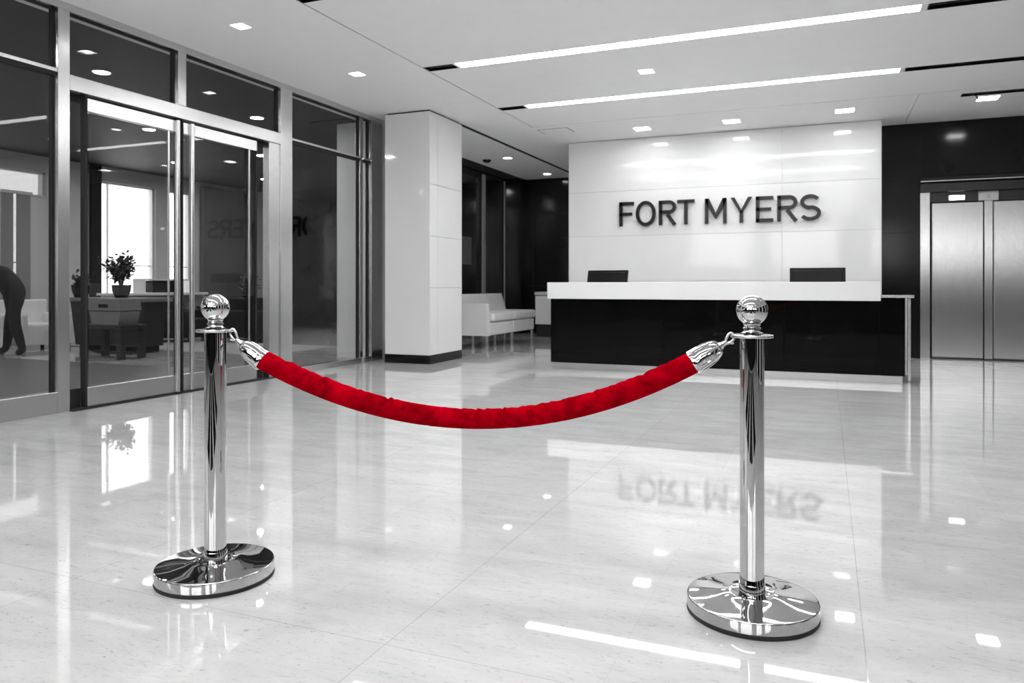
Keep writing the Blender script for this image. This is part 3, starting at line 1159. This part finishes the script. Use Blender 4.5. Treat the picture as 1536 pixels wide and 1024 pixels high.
pc = polyfit(key, 4)
zf = lambda t: sum(c * (t - .5) ** i for i, c in enumerate(pc))
T0, T1 = key[0][0], key[-1][0]
NS, NK = 420, 48
vs_, fs = [], []
rnd = random.Random(3)
folds = [(rnd.uniform(.02, .98), rnd.uniform(.1, 1.2), rnd.uniform(.0015, .0042), rnd.uniform(.003, .008), rnd.uniform(-.9, .9), rnd.uniform(.5, 1.1)) for _ in range(64)]
folds += [(rnd.uniform(.25, .75), rnd.uniform(.1, 1.0), rnd.uniform(.003, .0055), rnd.uniform(.003, .006), rnd.uniform(-.7, .7), rnd.uniform(.5, .9)) for _ in range(34)]
folds += [(.93, .5, .006, .010, .9, .9), (.90, -.2, .005, .008, -.9, .8), (.06, .2, .005, .009, .6, .9)]
for i in range(NS + 1):
    s_ = i / NS
    t = T0 + (T1 - T0) * s_
    p = rp(t, zf(t)) - LP
    dz = (zf(t + .001) - zf(t - .001)) / (.002 * span)
    tan = (Un + Vector((0, 0, dz))).normalized()
    nr = (Vector((0, 0, 1)) - tan * tan.z).normalized()
    R = .0355 + .0012 * math.sin(s_ * 9)
    for k_ in range(NK):
        a = 2 * PI * k_ / NK
        # angle 0 = up ; viewer side is -Nn
        ph = a if a < PI else a - 2 * PI
        rr = R
        for (fs0, fa, dep, wd, sl_, ext) in folds:
            da = ph - fa * 1.6
            if abs(da) < ext * 1.6:
                c_ = (s_ - fs0 - sl_ * .016 * da) / wd
                if abs(c_) < 3:
                    env = math.cos(da / (ext * 1.6) * PI / 2) ** 2
                    rr += -1.25 * dep * env * (math.exp(-c_ * c_) - .6 * math.exp(-(c_ - 1.6) ** 2))
        rr = rr * (1 - .05 * max(0, -math.cos(a)))
        if i == 0 or i == NS:
            rr *= .93
        vs_.append(p + (nr * math.cos(a) - Nn * math.sin(a)) * rr)
for i in range(NS):
    for k_ in range(NK):
        fs.append([i * NK + k_, i * NK + (k_ + 1) % NK, (i + 1) * NK + (k_ + 1) % NK, (i + 1) * NK + k_])
fs.append(list(range(NK))[::-1])
fs.append([NS * NK + k_ for k_ in range(NK)])
mb = MB()
mb.add(vs_, fs, 0, True)
mb.build('velvet_sleeve', M['velvet'], rope)


def end_cap(t_end, sgn, hook_t, hook_z):
    """chrome bell at one rope end, a swivel eye and a snap hook over the ring plate"""
    dz = (zf(t_end + .002) - zf(t_end - .002)) / (.004 * span)
    tan = (Un + Vector((0, 0, dz))).normalized() * sgn      # outwards, away from the rope
    P0 = rp(t_end, zf(t_end)) - LP
    H_ = rp(hook_t, hook_z) - LP
    d = (H_ - P0).normalized()
    d = (d * .6 + tan * .4).normalized()
    rot = Vector((0, 0, 1)).rotation_difference(d).to_matrix()
    prof = [(0, -.016), (.0370, -.016), (.0382, -.013), (.0382, -.002), (.0362, .003), (.0365, .02), (.0350, .040), (.0315, .058), (.025, .074), (.0165, .084), (.012, .087), (.012, .092), (.0085, .095), (.0085, .103), (0, .104)]
    cap = MB().lathe(prof, c=P0, n=64, mat=rot).build('rope_end_cap', M['chrome'], rope)
    # fluted straps on the bell
    fl_ = MB()
    for k_ in range(8 if sgn > 0 else 0):
        a = 2 * PI * k_ / 8
        pts = []
        for (r, z) in [(.0385, -.012), (.0372, .015), (.0358, .040), (.0322, .058), (.0255, .075), (.017, .085)]:
            pts.append(rot @ Vector((r * math.cos(a), r * math.sin(a), z)) + P0)
        fl_.tube(pts, .0026, n=8)
    if sgn > 0:
        fl_.build('fluting', M['chrome'], cap)
    E_ = P0 + d * .104
    # snap hook: a teardrop loop from the swivel to the ring, plus a gate
    v = H_ - E_
    L_ = v.length
    vd = v.normalized()
    side = vd.cross(Nn).normalized()
    if side.z < 0:
        side = -side
    pts = []
    for k_ in range(28):
        a = 2 * PI * k_ / 28
        u_ = (1 - math.cos(a)) / 2
        wv = math.sin(a) * .0125 * (.45 + .75 * u_)
        pts.append(E_ + vd * (u_ * L_ + .004 * math.sin(a)) + side * wv)
    hk_ = MB().tube(pts, .0042, n=12, closed=True)
    hk_.tube([E_ - d * .006, E_ + vd * .008], .0065, n=16)
    hk_.tube([E_ + vd * .012 - side * .012, E_ + vd * .020 - side * .019], .004, n=10)
    hk_.build('snap_hook', M['chrome'], rope)


end_cap(T0, -1, .0315, .874)
end_cap(T1, 1, .9690, .874)

# ------------------------------------------------------------------ lounge furniture behind the glass
bn = thing('wooden_stool_bench', 'dark wooden low table carrying a grey box behind the glass door', 'table', (-9.36, 7.72, 0), .0)
MB().box(-.42, .42, -.22, .22, .42, .48, b=.006).build('table_top', M['darkwood'], bn)
for lx in (-.36, .36):
    for ly in (-.17, .17):
        MB().box(lx - .045, lx + .045, ly - .04, ly + .04, 0, .42, b=.004).build('leg', M['darkwood'], bn)
MB().box(-.36, .36, -.02, .02, .06, .10).build('stretcher', M['darkwood'], bn)
bx = thing('storage_box', 'grey lidded box with a dark slot, standing on the low table', 'box', (-9.30, 7.70, .48))
MB().prism([(-.26, 0), (.26, 0), (.31, .19), (-.31, .19)], 'y', -.16, .16).build('body', M['carton'], bx)
MB().prism([(-.32, .20), (.32, .20), (.29, .36), (-.32, .36)], 'y', -.175, .175).build('lid', M['carton'], bx)
MB().box(-.10, .08, -.180, -.174, .24, .29).build('handle_slot', M['black'], bx)

tb = thing('console_table', 'dark console table behind the grey box, with a plant on it', 'table', (-10.2, 8.55, 0))
MB().box(-.95, .80, -.28, .28, .78, .84, b=.008).build('table_top', M['carton'], tb)
MB().prism([(-.86, .78), (.74, .78), (.68, .10), (-.74, .10)], 'y', -.2, .2).build('body', M['darkwood'], tb)
MB().box(-.7, .64, -.16, .16, 0, .1).build('foot', M['black'], tb)


def plant(x, y, z, label, h=.55, n=240, sp=.42, seed=1, name='potted_plant'):
    r = random.Random(seed)
    t = thing(name, label, 'plant', (x, y, z))
    MB().lathe([(0, 0), (.09, 0), (.13, .10), (.14, .2), (.125, .2), (.115, .16), (0, .16)], n=32).build('pot', M['darksteel'], t)
    s_ = MB()
    lf = MB()
    for b__ in range(16):
        a = r.uniform(0, 2 * PI)
        ln = r.uniform(.5, 1.0)
        tip = Vector((math.cos(a) * sp * ln * r.uniform(.3, 1), math.sin(a) * sp * ln * r.uniform(.3, 1), .2 + h * ln))
        mid = Vector((tip.x * .3, tip.y * .3, tip.z * .6))
        pts = [Vector((0, 0, .1)), mid, tip]
        s_.tube(pts, .006, n=6)
        for k_ in range(n // 16):
            f_ = r.uniform(.45, 1.0)
            p = mid.lerp(tip, (f_ - .4) / .6) + Vector((r.gauss(0, .04), r.gauss(0, .04), r.gauss(0, .035)))
            d = Vector((r.gauss(0, 1), r.gauss(0, 1), r.gauss(0, .6))).normalized()
            sd_ = d.orthogonal().normalized() * .022
            L_ = .085
            up = d.cross(sd_).normalized() * .008
            lf.add([p, p + d * L_ * .5 + sd_, p + d * L_, p + d * L_ * .5 - sd_, p + d * L_ * .5 + up], [[0, 1, 4], [1, 2, 4], [2, 3, 4], [3, 0, 4]])
    s_.build('stems', M['stem'], t)
    lf.build('foliage', M['leaf'], t)
    return t


plant(-10.12, 8.5, .84, 'bushy dark leafed potted plant on the console table behind the glass door', h=.46, sp=.36, seed=4, n=420)
plant(-10.95, 8.45, .84, 'sparse spiky plant at the left end of the console table', h=.2, sp=.28, seed=9, n=80)
plant(-11.2, 12.5, .62, 'dark rounded shrub on the low cabinet behind the right door leaf', h=.42, sp=.25, seed=12, n=420)
lcx = thing('low_cabinet', 'dark low cabinet carrying a rounded shrub behind the door leaves', 'cabinet', (-11.2, 12.5, 0))
MB().box(-.3, .3, -1.1, 1.1, .08, .58, b=.01).build('body', M['darkwood'], lcx)
MB().box(-.32, .32, -1.12, 1.12, .58, .62, b=.004).build('top', M['darkwood'], lcx)
MB().box(-.26, .26, -1.05, 1.05, 0, .08).build('plinth', M['black'], lcx)

wc = thing('window_desk', 'white desk beneath the bright lounge window', 'desk', (-12.2, 11.1, 0))
MB().box(-.35, .35, -1.1, .95, .84, .89, b=.006).build('desk_top', M['counter'], wc)
MB().box(-.3, -.22, -1.05, .9, 0, .84).build('modesty_panel', M['pale'], wc)
for yy in (-1.03, .85):
    MB().box(-.3, .3, yy, yy + .05, 0, .84).build('leg', M['pale'], wc)
pr_ = thing('desk_organiser', 'white framed dark tray unit on the white window desk', 'organiser', (-12.2, 11.25, .89))
f = MB()
f.box(-.15, .15, -.62, .55, .24, .27)
f.box(-.15, .15, -.62, -.59, 0, .24)
f.box(-.15, .15, .2, .23, 0, .24)
f.box(-.15, .15, .52, .55, 0, .24)
f.build('frame', M['counter'], pr_)
MB().box(-.12, .12, -.4, .15, .005, .235).build('dark_tray', M['screen'], pr_)

# pale armchairs
def armchair(x, y, rz, label, mat='leather'):
    t = thing('armchair', label, 'armchair', (x, y, 0), rz, group='low armchairs in the lounge')
    MB().box(-.36, .36, -.34, .34, .08, .42, b=.03).build('seat', M[mat], t)
    MB().box(-.42, .42, .26, .42, .08, .80, b=.03).build('backrest', M[mat], t)
    MB().box(-.46, -.34, -.36, .40, .08, .58, b=.03).build('arm', M[mat], t)
    MB().box(.34, .46, -.36, .40, .08, .58, b=.03).build('arm', M[mat], t)
    for lx in (-.38, .38):
        for ly in (-.3, .34):
            MB().box(lx - .02, lx + .02, ly - .02, ly + .02, 0, .09).build('leg', M['black'], t)


armchair(-11.9, 8.35, PI / 2, 'white armchair behind the glass, below the grey blind')
armchair(-11.9, 7.25, PI / 2, 'white armchair at the far left behind the glass')
armchair(-11.0, 10.6, PI / 2 + .3, 'dark armchair behind the left door leaf, before the white window desk', 'cloth')
armchair(-9.7, 11.2, PI / 2, 'dark armchair seen through the gap between door leaves', 'cloth')
rug = MB().box(-11.9, -7.6, 8.9, 10.6, 0, .008).build('floor_mat', M['slat'])
tag(rug, 'flat grey floor mat in the lounge behind the low table', 'mat')
rug2 = MB().box(-10.9, -6.3, 4.4, 7.1, 0, .008).build('entrance_mat', M['midwall'])
tag(rug2, 'dark grey entrance mat just behind the glass doors', 'mat')


# ------------------------------------------------------------------ person behind the glass, bending away to the left
def skinned(name, verts, edges, radii, mat, parent, root=0, sub=2):
    me = bpy.data.meshes.new(name)
    me.from_pydata(verts, edges, [])
    o = bpy.data.objects.new(name, me)
    COL.objects.link(o)
    me.materials.append(mat)
    md = o.modifiers.new('skin', 'SKIN')
    for i, r in enumerate(radii):
        rr = r if isinstance(r, tuple) else (r, r)
        me.skin_vertices[0].data[i].radius = rr
        me.skin_vertices[0].data[i].use_root = (i == root)
    md.use_smooth_shade = True
    s_ = o.modifiers.new('sub', 'SUBSURF')
    s_.levels = sub
    s_.render_levels = sub
    o.parent = parent
    return o


pp = thing('person', 'person in dark clothes bending forward behind the leftmost glass pane', 'person', (-10.95, 7.40, 0), math.radians(22.6))
# local +x = to the right in the photo; bending towards -x
V = [(.02, 0, .93), (-.10, 0, 1.06), (-.26, 0, 1.20), (-.42, 0, 1.29), (-.50, 0, 1.30), (-.60, 0, 1.27),      # 0-5 pelvis..head
     (.02, -.10, .88), (.06, -.12, .50), (.19, -.13, .10), (.10, -.13, .035),                                     # right leg 6-9
     (-.03, .10, .88), (-.16, .12, .50), (-.22, .13, .10), (-.33, .13, .035),                                     # left leg 10-13
     (-.38, -.17, 1.24), (-.36, -.21, .98), (-.50, -.18, .80),                                                    # arm 14-16
     (-.38, .17, 1.24), (-.40, .20, .98), (-.55, .16, .82)]                                                       # arm 17-19
Ed = [(0, 1), (1, 2), (2, 3), (3, 4), (4, 5), (0, 6), (6, 7), (7, 8), (8, 9), (0, 10), (10, 11), (11, 12), (12, 13),
      (3, 14), (14, 15), (15, 16), (3, 17), (17, 18), (18, 19)]
Rr = [(.17, .18), (.17, .18), (.165, .18), (.125, .16), .055, .05, .125, .085, .055, .045, .125, .085, .055, .045, .062, .048, .03, .062, .048, .03]
skinned('body', V, Ed, Rr, M['cloth'], pp)
hd = MB().lathe([(0, -.115), (.04, -.11), (.062, -.07), (.075, -.01), (.078, .04), (.065, .085), (.035, .112), (0, .118)], n=32).build('head', M['skin'], pp)
hd.location = (-.70, 0, 1.24)
hd.rotation_euler = (0, -1.1, 0)
hr = MB().lathe([(.084, -.03), (.088, .03), (.074, .09), (.04, .12), (0, .127)], n=32).build('hair', M['hair'], pp)
hr.location = (-.69, 0, 1.255)
hr.rotation_euler = (0, -1.0, 0)
for sy, tip in ((-.18, (-.50, .80)), (.16, (-.55, .82))):
    hv = [(0, 0, 0), (-.03, 0, -.05), (-.045, -.02, -.10), (-.05, -.02, -.135), (-.05, 0, -.105), (-.056, 0, -.145), (-.05, .02, -.10), (-.055, .02, -.135), (-.045, .038, -.09), (-.045, .04, -.118), (-.02, -.035, -.06), (-.03, -.05, -.085)]
    he = [(0, 1), (1, 2), (2, 3), (1, 4), (4, 5), (1, 6), (6, 7), (1, 8), (8, 9), (1, 10), (10, 11)]
    ho = skinned('hand', hv, he, [.024, .028] + [.009] * 10, M['skin'], pp, sub=1)
    ho.location = (tip[0], sy, tip[1])
